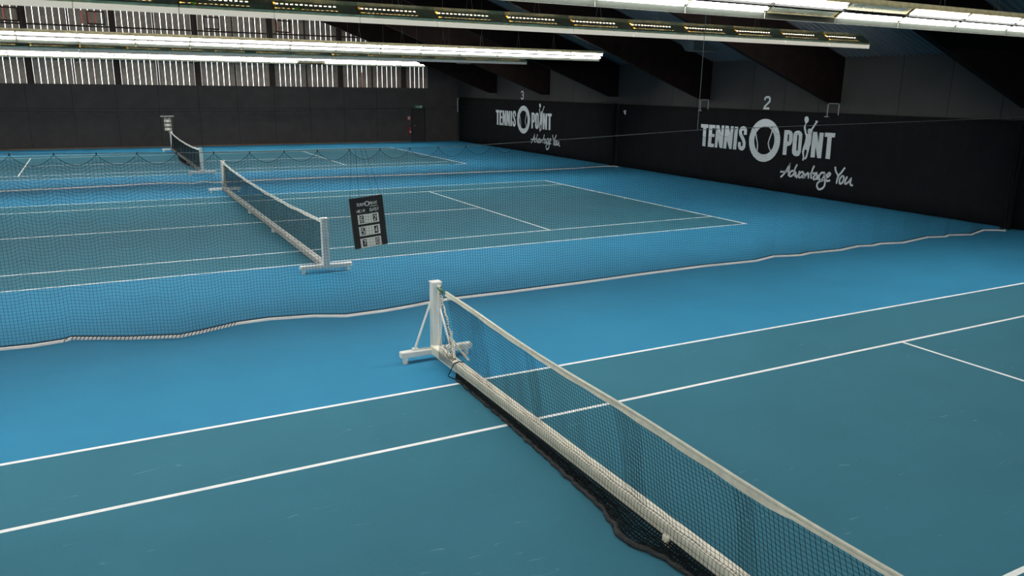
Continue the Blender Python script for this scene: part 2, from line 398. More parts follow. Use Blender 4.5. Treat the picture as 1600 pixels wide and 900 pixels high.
# ================================================================ PORTABLE TENNIS NETS
def headtop(u):      # u 0..1 from post to post: 1.05 at the ends, .91 in the middle
    return .905 + .125*abs(2*u-1)**2.2
def tennis_net(yc, yn, yfar, label, slack=False, skirt=None):
    """net in the plane x=0; yfar > yn are the two posts"""
    root = empty('portable_tennis_net', (0, yc, 0)); tag(root, label, 'tennis net')
    Y = lambda u: lerp(yfar, yn, u) - yc
    # base rail with its little brackets
    mb = MB().cbox(-.085, Y(1), .085, .035, Y(0), .205, .012)
    for q in (.39, .64): mb.cbox(-.112, Y(q)-.035, .03, .0, Y(q)+.035, .12, .006)
    mb.build('base_rail', M_CREAMW if slack else M_WHITE, root)
    for s, u in ((1, 0), (-1, 1)):
        yp = Y(u)
        post = MB().cbox(-.063, yp-.06, .165, .063, yp+.06, 1.068, .008)
        post.cbox(.004, yp-.06*s-.032, .20, .034, yp-.06*s+.014, 1.03, .004)       # lacing rod along the post
        post.cbox(-.07, yp-.066, 1.055, .07, yp+.066, 1.075, .004)
        p = post.build('post', M_WHITE, root)
        if slack: MB().tube([(-.05, yp, .86), (-.30, yp, .19)], .016, 8).cbox(-.34, yp-.03, .165, -.26, yp+.03, .195, .004).build('brace', M_WHITE, p)
        MB().tube([(.03, yp-s*.06, .74 if slack else .40), (.02, yp-s*(.50 if slack else .22), .215)], .014, 8).build('brace', M_WHITE, p)
        bar = MB().cbox(-.51, yp-.05, .085, .51, yp+.05, .165, .01).build('cross_bar', M_WHITE, root)
        for x in (-.44, .44): MB().cyl(x, yp, 0, .09, .036).build('foot', M_WHITE, bar)
    d0 = .35/(yfar-yn) if slack else .07/(yfar-yn)
    d1 = .07/(yfar-yn)
    def ztop(u): return headtop(u)+ (.012*math.sin(u*23) if slack else .004*math.sin(u*31))
    N = 260; tb = MB(); tb2 = 0
    us = [lerp(d0, 1-d1, i/N) for i in range(N+1)]
    LOWT = [(-24, .064), (-18.9, .052), (-18.3, .054), (-17.97, .048), (-17.90, .062), (-17.75, .080), (-17.0, .078), (-16.2, .068), (-15, .062), (-12, .058)]
    def low(u):
        if slack: return interp(LOWT, Y(u)+yc) + .003*math.sin(u*57)
        return .064 + .006*math.sin(u*57+1) + (.010*max(0, math.sin(u*83))**3 if slack else 0)
    n0 = 0
    for i, u in enumerate(us):
        z = ztop(u); y = Y(u); wv = .004*math.sin(u*140)
        lw = low(u); tb.v += [(-.016+wv, y, z-lw), (-.013+wv, y, z-lw*.8), (-.005+wv*.5, y, z-.030), (-.015, y, z-.019), (-.013, y, z-.006), (0, y, z), (.012, y, z-.006), (.014, y, z-.019), (.004+wv*.5, y, z-.030), (.012+wv, y, z-lw*.95)]
    for i in range(N):
        for k in range(10):
            k2 = (k+1) % 10; tb.f.append((i*10+k, i*10+k2, i*10+10+k2, i*10+10+k)); tb.m.append(0)
    tb.f += [tuple(range(10)), tuple(N*10+k for k in range(9,-1,-1))]; tb.m += [0, 0]
    tb.build('headband', M_TAPE if slack else M_TAPEW, root)
    def fold(u, v, ph): return (1 if slack else .15)*(.018*math.sin(u*64+ph+v*1.5)*v*(1-v)*4 + .008*math.sin(u*190+ph)*v)
    def surf(u, v, ph=0):
        # start edge leans in towards the middle as it drops when slack
        a = d0 + (.62/(yfar-yn) if slack else 0)*v*(1 if slack else 0)
        if slack: a = lerp(.38, .78, v)/(yfar-yn)
        uu = lerp(a, 1-d1, u)
        z = lerp(ztop(uu)-.055, .20 if not slack else .205, v)
        x = lerp(0, -.055 if slack else -.06, v**2) + fold(u, v, ph)
        return (x, Y(uu), z)
    L = yfar-yn; nm = MB(); nu = int(L/.046)
    strings(nm, lambda u, v: surf(u, v), nu, 19, 150, 8,   .0020 if slack else .0026)
    # pleats where the net lies double
    for (pa, pb) in () if not slack else ((.06, .085), (.17, .185), (.30, .33), (.42, .435), (.55, .575), (.68, .69), (.80, .83), (.92, .935)):
        strings(nm, lambda u, v: (lambda q: (q[0]-.012, q[1]+.03*v, q[2]-.012))(surf(lerp(pa, pb, u), v, .6)), max(4, int((pb-pa)*nu*1.3)), 19, 8, 8, .0012)
    # the net runs down over the rail
    def drape(u, v):
        a = (lerp(.78, .80, v) if slack else d0*L)/L; uu = lerp(a, 1-d1, u); y = Y(uu)
        P = [(-.055, .213), (-.088, .209), (-.093, .15), (-.100, .09)]
        t = v*3; i = min(2, int(t)); t -= i
        return (lerp(P[i][0], P[i+1][0], t)-.002*math.sin(u*300), y, lerp(P[i][1], P[i+1][1], t)+.004*math.sin(u*170))
    strings(nm, drape, nu, 3, 150, 3, .0019)
    nm.build('net_mesh', M_NET, root)
    # what is left of the net lies bunched on the floor on this side of the rail
    if skirt:
        sk = MB()
        def S(u, v):
            y = lerp(skirt[0][0], skirt[-1][0], u); xe = interp(skirt, y) if skirt[0][0] < skirt[-1][0] else -interp([(-a, b) for a, b in skirt], -y)*-1
            w = .010*math.sin(y*31+v*7)+.006*math.sin(y*77+v*3)
            x = lerp(-.088, xe, v)+ w*.6*v
            z = lerp(.10, .012, v**.55) + (abs(w)*1.6+.010*math.sin(v*9+y*5)**2)*math.sin(v*math.pi)
            return (x, y-yc, max(.006, z))
        edge = []
        for q in range(301):
            x, y, z = S(q/300, 1.0); edge.append((x+.012+.006*math.sin(q*.9), y, .020+.006*math.sin(q*1.7)))
        sk.tube(edge, .022, 7)
        sk.tube([(x+.034+.01*math.sin(i*.37), y, z*.9) for i, (x, y, z) in enumerate(edge)], .017, 6)
        o = sk.build('bunched_net', M_SKIRT, root, smooth=True)
        st = MB()
        for ly in range(3):
            strings(st, lambda u, v: (lambda q: (q[0]-.002+.004*ly, q[1]+.013*ly, max(.004, q[2]+.006-ly*.010)))(S(u, v)), 330, 9, 220, 8, .0028)
        st.build('net_cord', M_NET, o)
    if slack:
        # lacing cord and gathered net at the far post, strap round the rail, green tie
        yp = Y(0)
        P = [(.045, yp-.075, 1.0), (.03, yp-.12, .90), (.02, yp-.22, .78), (.015, yp-.33, .66), (.02, yp-.42, .48), (.0, yp-.52, .34), (-.03, yp-.62, .26), (-.05, yp-.72, .22)]
        Q = []
        for a, b in zip(P, P[1:]):
            for k in range(6): Q.append(tuple(lerp(a[i], b[i], k/6)+(.006*math.sin(len(Q)*1.1) if i == 0 else 0) for i in range(3)))
        MB().tube(Q, .014, 7).tube([(x+.03, y+.035, z+.01) for x, y, z in Q[24:]], .012, 7).tube([(.05, yp-.45, .38), (.09, yp-.60, .28), (.13, yp-.76, .20)], .014, 7).build('lacing_cord', M_TAPE, root)
        g = MB()
        for k in range(20):
            t = k/19; a = Q[int(lerp(20, len(Q)-1, t))]
            g.tube([a, (a[0]-.04, a[1]+.05, a[2]-.05), (-.09, lerp(yp-.30, yp-.74, t), .20), (-.094, lerp(yp-.34, yp-.74, t), .12)], .0022, 3, cap=False)
            g.tube([(a[0]+.018, a[1], a[2]-.012), (a[0]-.02, a[1]-.012, a[2]+.016)], .003, 3, cap=False)
        for k in range(9):
            w = k/8; (g.tube if k % 2 else (lambda *a, **c: None))([(lerp(Q[i][0], -.09, w*.9), lerp(Q[i][1], lerp(yp-.30, yp-.74, (i-20)/(len(Q)-21)), w), lerp(Q[i][2], .21, w)) for i in range(20, len(Q))], .0026, 3, cap=False)
        for k in range(46):
            a = Q[min(len(Q)-1, int(k/46*len(Q)))]; r = .0155
            g.tube([(a[0]+r*math.cos(t), a[1]+r*math.sin(t), a[2]+(.008 if k % 2 else -.008)*math.cos(t)) for t in [q*math.pi/3 for q in range(7)]], .0045, 3, cap=False)
        g.build('gathered_net', M_NET, root)
        MB().tube([(.04, yp-.80, .20), (-.03, yp-.80, .222), (-.096, yp-.80, .20), (-.12, yp-.76, .10), (-.14, yp-.72, .02), (-.10, yp-.82, .012), (-.05, yp-.96, .012)], .007, 6).build('rail_strap', M_NET, root)
        MB().tube([(0, yp-.06, 1.0), (.0, yp-.15, .985), (-.002, yp-.24, 1.0), (.0, Y(d0)-.01, ztop(d0)-.03)], .012, 6).tube([(0, yp-.16, .985), (.01, yp-.20, .95), (-.005, yp-.23, .99)], .010, 6).build('tie_cord', M_GREEN, root)
    else:
        for u, s in ((d0, 1), (1-d1, -1)):
            MB().box(-.02, Y(u)-.018, .2, .012, Y(u)+.018, ztop(u)-.02).build('side_band', M_TAPEW, root)
    return root
SK = [(-12.75, -.095), (-13.5, -.115), (-14.2, -.13), (-15.1, -.17), (-15.6, -.20), (-16.1, -.22), (-16.4, -.29), (-16.55, -.345), (-16.7, -.33), (-16.85, -.25), (-17.05, -.20), (-17.3, -.19), (-18.5, -.22), (-20.5, -.2), (-24.2, -.16)]
SK.reverse()
tennis_net(-18.32, -24.6, -11.89, 'nearest white-framed tennis net with sagging headband and black net bunched on the floor', True, SK)
tennis_net(0.0, -6.33, 6.5, 'middle white-framed tennis net beyond the near divider', False, None)
tennis_net(18.28, 12.2, 24.45, 'farthest small white-framed tennis net under the small scoreboard', False, [(16.2, -.10), (17.2, -.18), (18.3, -.22), (19.4, -.18), (20.6, -.10)])

# ================================================================ DIVIDER NETS BETWEEN THE COURTS
BASE12 = [(-18.0, -9.0), (-5.187, -8.987), (-4.812, -9.019), (-4.429, -8.956), (-4.335, -8.874), (-3.627, -9.215), (-2.971, -9.434), (-2.704, -9.362), (-2.13, -9.143), (-1.649, -9.111), (-0.984, -9.236), (-0.532, -9.452), (0.108, -9.435), (0.576, -9.362), (1.21, -9.22), (1.811, -9.225), (2.562, -9.24), (3.934, -9.211), (5.474, -9.134), (7.144, -9.097), (7.808, -9.137), (8.495, -9.179), (9.203, -9.003), (9.863, -9.157), (10.259, -9.073), (11.168, -9.135), (11.946, -8.998), (12.328, -9.087), (12.725, -9.01), (13.346, -9.159), (14.585, -8.941), (15.085, -9.07), (15.411, -8.975), (15.99, -9.184), (16.959, -8.906), (17.3, -9.05), (17.45, -9.2), (17.6, -9.1)]
BASE23 = [(-18.0, 9.45), (-6.619, 9.463), (-5.528, 9.461), (-4.395, 9.553), (-3.208, 9.65), (-2.171, 9.833), (-1.53, 9.886), (-0.718, 9.351), (-0.269, 9.807), (0.052, 9.357), (2.04, 9.55), (4.012, 9.586), (6.551, 9.325), (9.3, 9.162), (12.314, 9.105), (13.506, 8.936), (14.529, 8.989), (15.583, 9.043), (17.299, 9.339), (17.75, 9.2), (17.842, 8.974)]
ROPE12 = [(-18.0, 2.95), (-12, 2.80), (-4.85, 2.63), (-1.66, 2.575), (1.42, 2.575), (4.0, 2.67), (6.75, 2.784), (10.5, 2.845), (14, 2.90), (17.9, 2.97)]
ROPE23 = [(-18.0, 2.95), (-10, 2.66), (-3, 2.55), (3, 2.58), (8, 2.68), (13, 2.78), (17.9, 2.95)]
def divider(yr, base, rope, d, dv, label, hang):
    root = empty('divider_net', (0, yr, 0)); tag(root, label, 'divider net')
    XA, XB = -18.0, 17.75
    xs = [lerp(XA, 17.95, i/120) for i in range(121)]
    MB().tube([(x, 0, interp(rope, x)) for x in xs], .006, 6).build('rope', M_ROPE if yr < 0 else M_DNET, root)
    k0 = .25
    def top(x):
        ph = ((x-k0)/.5) % 1.0; return interp(rope, x)-.015-.16*4*ph*(1-ph)*.9
    def yb(x): return interp(base, x)-yr
    def P(x, v):
        zt = top(x); z = lerp(zt, .015, v)
        return (x, yb(x)*v**2 + .02*math.sin(x*2.1)*v*(1-v), z)
    mb = MB(); n = int((XB-XA)/d)
    for i in range(n+1):
        x = XA+i*d; mb.tube([P(x, j/7) for j in range(8)], dv, 3, cap=False)
    nh = int(2.5/d)
    for j in range(1, nh+1):
        mb.tube([P(lerp(XA, XB, i/300), j/nh) for i in range(301)], dv, 3, cap=False)
    mb.build('mesh', M_DNET, root)
    mb = MB(); x = XA
    pts = []
    while x < XB: pts.append((x, 0, top(x))); x += .0625
    mb.tube(pts, .0030, 4, cap=False); mb.build('top_cord', M_DNET, root)
    mb = MB()
    x = k0-36*.5
    while x < XB:
        if x > XA: mb.tube([(x, 0, interp(rope, x)+.012), (x, 0, interp(rope, x)-.022)], .008, 6)
        x += .5
    mb.build('net_hook', M_DNET, root)
    # white band along the foot with its dark cord
    mb = MB()
    pts = [(x, y-yr) for x, y in base]
    for (xa, ya), (xb, yb2) in zip(pts, pts[1:]):
        k = max(1, int(math.hypot(xb-xa, yb2-ya)/.5))
        for q in range(k):
            a = (lerp(xa, xb, q/k), lerp(ya, yb2, q/k)); b = (lerp(xa, xb, (q+1)/k), lerp(ya, yb2, (q+1)/k))
            mb.hexa([(a[0], a[1]-.042, .003), (b[0], b[1]-.042, .003), (b[0], b[1]+.012, .003), (a[0], a[1]+.012, .003), (a[0], a[1]-.034, .030), (b[0], b[1]-.034, .030), (b[0], b[1]+.004, .036), (a[0], a[1]+.004, .036)])
    mb.build('foot_band', M_BAND, root)
    fc = MB().tube([(x, y+.030, .034) for x, y in pts], .011, 5, cap=False)
    if yr < 0:      # where the net is wound round its white band
        sp = [p for p in pts if -4.5 < p[0] < -2.0]
        for (xa, ya), (xb, yb2) in zip(sp, sp[1:]):
            n = int((xb-xa)/.05)
            for q in range(n):
                x0_, y0_ = lerp(xa, xb, q/n), lerp(ya, yb2, q/n)
                fc.tube([(x0_, y0_-.048, .004), (x0_+.015, y0_-.042, .036), (x0_+.04, y0_+.012, .042), (x0_+.05, y0_+.02, .01)], .006, 3, cap=False)
    fc.build('foot_cord', M_DNET, root)
    # bundle of folded net at the side wall
    mb = MB()
    for k in range(7):
        a = k*2.4; x, y = 17.86+.05*math.cos(a)*(k % 3), .06-.13*((k*5) % 7)/3.5+.1
        mb.tube([(x+.02*math.sin(z*3+k), y+.02*math.cos(z*2+k), z) for z in [q*.24 for q in range(13)]], .035, 7, r2=.03)
    mb.build('gathered_end', M_BANNER, root)
    for hx in hang:
        MB().tube([(hx, 0, interp(rope, hx)), (hx+.02, 0, roof_z(hx)-.02)], .006, 5).build('hanger_wire', M_METAL, root)
    return root
divider(-9.05, BASE12, ROPE12, .047, .0017, 'nearer dark court divider net with a white foot band across the hall', [6.75, -10.0])
divider(9.45, BASE23, ROPE23, .06, .0013, 'farther dark court divider net, its white foot band crossing behind the middle net', [-10.0])

# ================================================================ STROKE LETTERING
def stroke(mb, pts, w, map3):
    """pts in a 2-D plane, w full width; mitred ribbon"""
    V = [Vector(p) for p in pts]; L = []; n = len(V)
    for i in range(n):
        d0 = (V[i]-V[i-1]).normalized() if i else (V[1]-V[0]).normalized()
        d1 = (V[i+1]-V[i]).normalized() if i < n-1 else d0
        t = (d0+d1); t = t.normalized() if t.length > 1e-4 else d0
        nn = Vector((-t.y, t.x)); c = max(.45, abs(nn.dot(Vector((-d0.y, d0.x)))))
        L.append((V[i]+nn*w/2/c, V[i]-nn*w/2/c))
    for a, b in zip(L, L[1:]): mb.face([map3(a[0]), map3(a[1]), map3(b[1]), map3(b[0])])
FONT = {
 'T': [[(0,1),(1,1)], [(.5,1),(.5,0)]], 'E': [[(1,1),(0,1),(0,0),(1,0)], [(0,.5),(.8,.5)]], 'N': [[(0,0),(0,1),(1,0),(1,1)]], 'I': [[(.5,0),(.5,1)]],
 'S': [[(1,1),(0,1),(0,.5),(1,.5),(1,0),(0,0)]], 'P': [[(0,0),(0,1),(1,1),(1,.5),(0,.5)]], 'O': [[(0,0),(0,1),(1,1),(1,0),(0,0)]],
 'H': [[(0,0),(0,1)], [(1,0),(1,1)], [(0,.5),(1,.5)]], 'M': [[(0,0),(0,1),(.5,.4),(1,1),(1,0)]], 'G': [[(1,1),(0,1),(0,0),(1,0),(1,.5),(.6,.5)]],
 'A': [[(0,0),(.5,1),(1,0)], [(.2,.35),(.8,.35)]],
 '0': [[(.15,0),(0,.15),(0,.85),(.15,1),(.85,1),(1,.85),(1,.15),(.85,0),(.15,0)]], '2': [[(0,.72),(.05,.9),(.25,1),(.75,1),(.95,.88),(.95,.62),(.1,.15),(.02,0),(1,0)]],
 '3': [[(0,.8),(.2,1),(.8,1),(1,.85),(1,.65),(.8,.53),(.45,.52)], [(.8,.53),(1,.4),(1,.15),(.8,0),(.2,0),(0,.2)]],
 '4': [[(.8,0),(.8,1),(0,.3),(1,.3)]], '5': [[(.95,1),(.08,1),(.05,.55),(.75,.58),(1,.42),(1,.15),(.8,0),(.2,0),(0,.15)]],
 '6': [[(.95,.85),(.75,1),(.2,1),(0,.8),(0,.15),(.2,0),(.8,0),(1,.15),(1,.42),(.8,.55),(.05,.5)]], '7': [[(0,1),(1,1),(.35,0)]]}
def text(mb, s, x, y, w, h, gap, sw, map3):
    for ch in s:
        if ch != ' ':
            ww_ = w
            for st in FONT[ch]: stroke(mb, [(x+px*ww_, y+py*h) for px, py in st], sw, map3)
        x += w+gap
def poly(mb, outer, holes, map3):
    loops = [[Vector((p[0], p[1], 0)) for p in outer]] + [[Vector((p[0], p[1], 0)) for p in h_] for h_ in holes]
    flat = [p for l in loops for p in l]
    for t in tessellate_polygon(loops): mb.face([map3(flat[i]) for i in t])
LOGO = json.loads('''{"polys":[[[3.569,2.213],[3.13,2.215],[3.122,2.078],[3.241,2.077],[3.222,1.353],[3.412,1.355],[3.422,2.073],[3.551,2.075]],[[3.081,2.21],[2.725,2.209],[2.725,2.086],[2.894,2.085],[2.888,1.866],[2.737,1.862],[2.738,1.745],[2.893,1.746],[2.9,1.486],[2.731,1.484],[2.738,1.351],[3.086,1.347]],[[2.678,2.211],[2.508,2.212],[2.372,1.895],[2.38,2.213],[2.231,2.213],[2.238,1.35],[2.4,1.351],[2.528,1.689],[2.533,1.346],[2.686,1.348]],[[2.171,2.216],[1.985,2.212],[1.873,1.911],[1.874,2.213],[1.718,2.211],[1.738,1.345],[1.867,1.345],[2.034,1.671],[2.032,1.348],[2.195,1.348]],[[1.656,2.204],[1.482,2.203],[1.487,1.349],[1.669,1.347]],[[-2.071,2.211],[-2.246,2.216],[-2.355,1.844],[-2.349,2.199],[-2.526,2.203],[-2.525,1.352],[-2.363,1.352],[-2.239,1.741],[-2.26,1.359],[-2.073,1.353],[-2.066,1.805]],[[-2.571,2.215],[-2.999,2.216],[-2.992,2.075],[-2.87,2.074],[-2.89,1.358],[-2.707,1.358],[-2.696,2.073],[-2.579,2.075]],[[-1.751,2.132],[-1.85,2.128],[-2.019,2.147],[-2.03,2.033],[-2.029,1.803],[-1.989,1.646],[-1.968,1.529],[-1.933,1.332],[-1.869,1.259],[-1.805,1.273],[-1.874,1.405],[-1.892,1.542],[-1.859,1.608],[-1.795,1.583],[-1.77,1.475],[-1.808,1.341],[-1.804,1.224],[-1.738,1.208],[-1.746,1.336],[-1.685,1.507],[-1.705,1.645],[-1.758,1.804],[-1.781,1.999]],[[-1.729,2.715],[-1.799,2.689],[-1.836,2.614],[-1.83,2.547],[-1.777,2.488],[-1.729,2.48],[-1.672,2.531],[-1.647,2.607],[-1.664,2.684]],[[-1.853,2.291],[-1.923,2.313],[-1.998,2.298],[-2.042,2.243],[-2.03,2.157],[-1.948,2.133],[-1.86,2.147],[-1.832,2.223]]],"holed":[[[[-0.811,2.202],[-1.005,2.212],[-1.125,2.185],[-1.199,2.111],[-1.208,1.964],[-1.211,1.866],[-1.183,1.746],[-1.114,1.682],[-0.995,1.658],[-0.994,1.345],[-0.825,1.341],[-0.816,1.761]],[[-0.978,2.065],[-1.04,2.062],[-1.046,1.944],[-1.051,1.826],[-0.984,1.816],[-0.981,1.94]]],[[[-1.269,2.163],[-1.365,2.207],[-1.465,2.217],[-1.57,2.18],[-1.626,2.096],[-1.634,1.893],[-1.633,1.62],[-1.628,1.464],[-1.578,1.371],[-1.481,1.338],[-1.352,1.347],[-1.26,1.415],[-1.237,1.532],[-1.232,1.729],[-1.226,1.906],[-1.232,2.093]],[[-1.408,2.073],[-1.463,2.077],[-1.481,2.0],[-1.487,1.766],[-1.493,1.532],[-1.431,1.517],[-1.412,1.761],[-1.411,1.918]]]],"ring":[[0.861,1.721],[-0.64,1.84],[0.132,2.552],[0.048,1.008],[0.57,1.74],[-0.379,1.8],[0.146,2.291],[0.065,1.275]],"strokes":[[[[1.077,1.93],[1.086,2.085],[1.127,2.149],[1.203,2.169],[1.293,2.141],[1.342,2.048],[1.33,1.942],[1.26,1.862],[1.162,1.749],[1.098,1.635],[1.098,1.492],[1.141,1.436],[1.212,1.407],[1.292,1.43],[1.346,1.51],[1.351,1.642]],0.15],[[[0.556,2.02],[0.483,1.815],[0.418,1.633],[0.405,1.447],[0.424,1.34]],0.05],[[[-0.236,2.155],[-0.199,2.017],[-0.13,1.83],[-0.101,1.691],[-0.149,1.556],[-0.261,1.404]],0.05],[[[-1.731,2.495],[-1.703,2.398]],0.04],[[[-1.7,2.413],[-1.703,2.302],[-1.778,2.114]],0.08],[[[-1.991,2.26],[-2.181,2.549]],0.07],[[[-2.125,2.573],[-2.229,2.551]],0.04]],"script":[[[-0.836,0.538],[-1.025,0.731],[-1.228,1.083]],[[-1.217,1.072],[-1.185,0.842],[-1.194,0.623]],[[-0.792,0.736],[-1.022,0.753],[-1.178,0.803]],[[-1.397,0.824],[-1.29,0.795],[-1.23,0.694],[-1.252,0.62],[-1.359,0.65],[-1.443,0.753]],[[-1.535,1.063],[-1.45,0.886],[-1.455,0.754],[-1.496,0.626]],[[-1.497,0.806],[-1.559,0.614],[-1.64,0.735],[-1.672,0.851]],[[-1.842,0.83],[-1.727,0.8],[-1.659,0.68],[-1.68,0.617],[-1.771,0.654],[-1.85,0.775]],[[-1.855,0.822],[-1.837,0.605]],[[-1.92,0.782],[-1.919,0.614]],[[-1.917,0.632],[-1.972,0.75],[-2.046,0.813],[-2.07,0.723],[-2.083,0.622]],[[-2.276,1.084],[-2.209,0.903],[-2.183,0.753],[-2.212,0.626]],[[-2.119,0.793],[-2.311,0.83],[-2.446,0.853]],[[-2.428,0.815],[-2.343,0.769],[-2.296,0.691],[-2.317,0.619],[-2.404,0.656],[-2.459,0.763],[-2.478,0.618]],[[-2.738,0.873],[-2.624,0.88],[-2.546,0.79],[-2.539,0.679],[-2.592,0.621],[-2.675,0.675],[-2.738,0.791],[-2.75,0.865],[-2.789,0.633],[-2.794,0.47],[-2.698,0.349],[-2.566,0.315],[-2.486,0.398],[-2.493,0.509],[-2.596,0.594],[-2.726,0.635]],[[-2.803,0.725],[-2.908,0.773],[-2.983,0.87],[-2.913,0.899],[-2.838,0.801],[-2.819,0.691],[-2.884,0.625],[-3.001,0.665]],[[-3.145,1.128],[-3.171,1.015],[-3.24,0.914],[-3.303,0.849]],[[-3.53,1.137],[-3.424,0.986],[-3.298,0.813],[-3.266,0.577]],[[-3.444,0.846],[-3.374,0.732],[-3.392,0.609],[-3.456,0.607],[-3.527,0.713],[-3.52,0.836],[-3.443,0.855]],[[-3.655,0.859],[-3.609,0.739],[-3.592,0.631],[-3.647,0.62],[-3.741,0.701],[-3.811,0.796],[-3.798,0.672],[-3.84,0.597],[-3.912,0.605]]]}''')

# ================================================================ WALL BANNERS (black cloth on the right wall) with print
def banner(ya, yb, label, yoff):
    XF = 17.98
    def fx(y, v): return XF + .012*math.sin(y*2.3)*v - .02*math.exp(-((y-(ya if abs(ya) > 15 else yb))/.5)**2)*math.sin(y*17)*v
    mb = MB()
    mb.grid(lambda u, v: (fx(lerp(ya, yb, u), 1-v*.7), lerp(ya, yb, u), lerp(2.84, .035+.012*math.sin(lerp(ya, yb, u)*5), v)), 240, 6)
    o = mb.build('wall_banner', M_BANNER, smooth=True); tag(o, label, 'banner')
    so = o.modifiers.new('thickness', 'SOLIDIFY'); so.thickness = .006; so.offset = 0
    MB().box(XF+.02, ya, 2.835, HX, yb, 2.86).build('top_batten', M_BANNER, o)
    m3 = lambda p: (17.955, p[0]+yoff, p[1])
    lg = MB()
    for q in LOGO['polys']: poly(lg, q, [], m3)
    for a, b in LOGO['holed']: poly(lg, a, [b], m3)
    cy, cz = .10, 1.78
    ci = lambda r, ph=0: [(cy+.005+r*math.cos(2*math.pi*k/48), cz+r*1.02*math.sin(2*math.pi*k/48)) for k in range(48)]
    poly(lg, ci(.757), [[(p[0], p[1]) for p in ci(.492)]], m3)
    for pts, w in LOGO['strokes']: stroke(lg, pts, w, m3)
    lg.build('printed_logo', M_PRINT, o)
    sc = MB()
    for qi, pts in enumerate(LOGO['script']):
        if qi == 15: sc.build('printed_word', M_PRINT, o); sc = MB()
        # round the hand-drawn strokes a little before inking them
        P = [Vector(p) for p in pts]; Q = []
        for i in range(len(P)-1):
            p0, p1, p2, p3 = P[max(i-1,0)], P[i], P[i+1], P[min(i+2, len(P)-1)]
            for k in range(4):
                t = k/4; Q.append(.5*((2*p1)+(p2-p0)*t+(2*p0-5*p1+4*p2-p3)*t*t+(3*p1-p0-3*p2+p3)*t**3))
        Q.append(P[-1]); stroke(sc, Q, .066, m3)
    sc.build('printed_word', M_PRINT, o)
    return o
banner(-9.6, 9.25, 'long black cloth banner on the right wall below the number 2', 0.0)
banner(9.55, 27.3, 'black cloth banner farther along the right wall, below the number 3', 18.28)
banner(-27.3, -9.62, 'black cloth banner on the right wall beyond the right edge of the view', -18.32)
for ch, yy, zz in (('2', .415, 2.92), ('3', 18.99, 2.92)):
    mb = MB(); m3 = lambda p: (HX-.006, yy-p[0], zz+p[1])
    for st in FONT[ch]: stroke(mb, [(px*.26, py*.40) for px, py in st], .075, m3)
    o = mb.build('court_number', M_PRINT, wr)
tg = MB(); tg.hexa([(17.90,8.60,2.40),(17.91,8.62,2.40),(17.91,8.72,2.42),(17.90,8.72,2.42),(17.90,8.62,2.60),(17.91,8.64,2.60),(17.91,8.80,2.58),(17.90,8.80,2.58)])
tg.box(17.905, 8.66, 2.57, 17.97, 8.70, 2.59)
tag(tg.build('paper_tag', M_PRINT), 'tiny pale paper tag pinned high on the black wall cloth between both banners', 'paper tag')
tag(MB().tube([(17.93, 27.42, 1.9), (17.93, 27.42, 2.72), (17.95, 27.5, 2.78), (18.12, 27.5, 2.78)], .022, 8).build('wall_pipe', M_PRINT), 'thin pale upright pipe in the far right corner beside the banner end', 'pipe')
# U-shaped pipe brackets under the beam ends
for yb, lab in ((-2.845, 'U-shaped grey pipe bracket on the right wall under the nearer visible beam end'), (3.39, 'U-shaped grey pipe bracket under the beam end left of the number 2')):
    mb = MB().tube([(17.90, yb+.22, 2.74), (17.90, yb+.22, 3.12), (17.90, yb+.17, 3.165), (17.90, yb-.17, 3.165), (17.90, yb-.22, 3.12), (17.90, yb-.22, 2.80)], .016, 8)
    mb.tube([(17.90, yb, 3.165), (18.12, yb, 3.165)], .014, 6).box(17.86, yb+.16, 2.72, 17.94, yb+.30, 2.745)
    tag(mb.build('pipe_bracket', M_METAL), lab, 'pipe bracket')

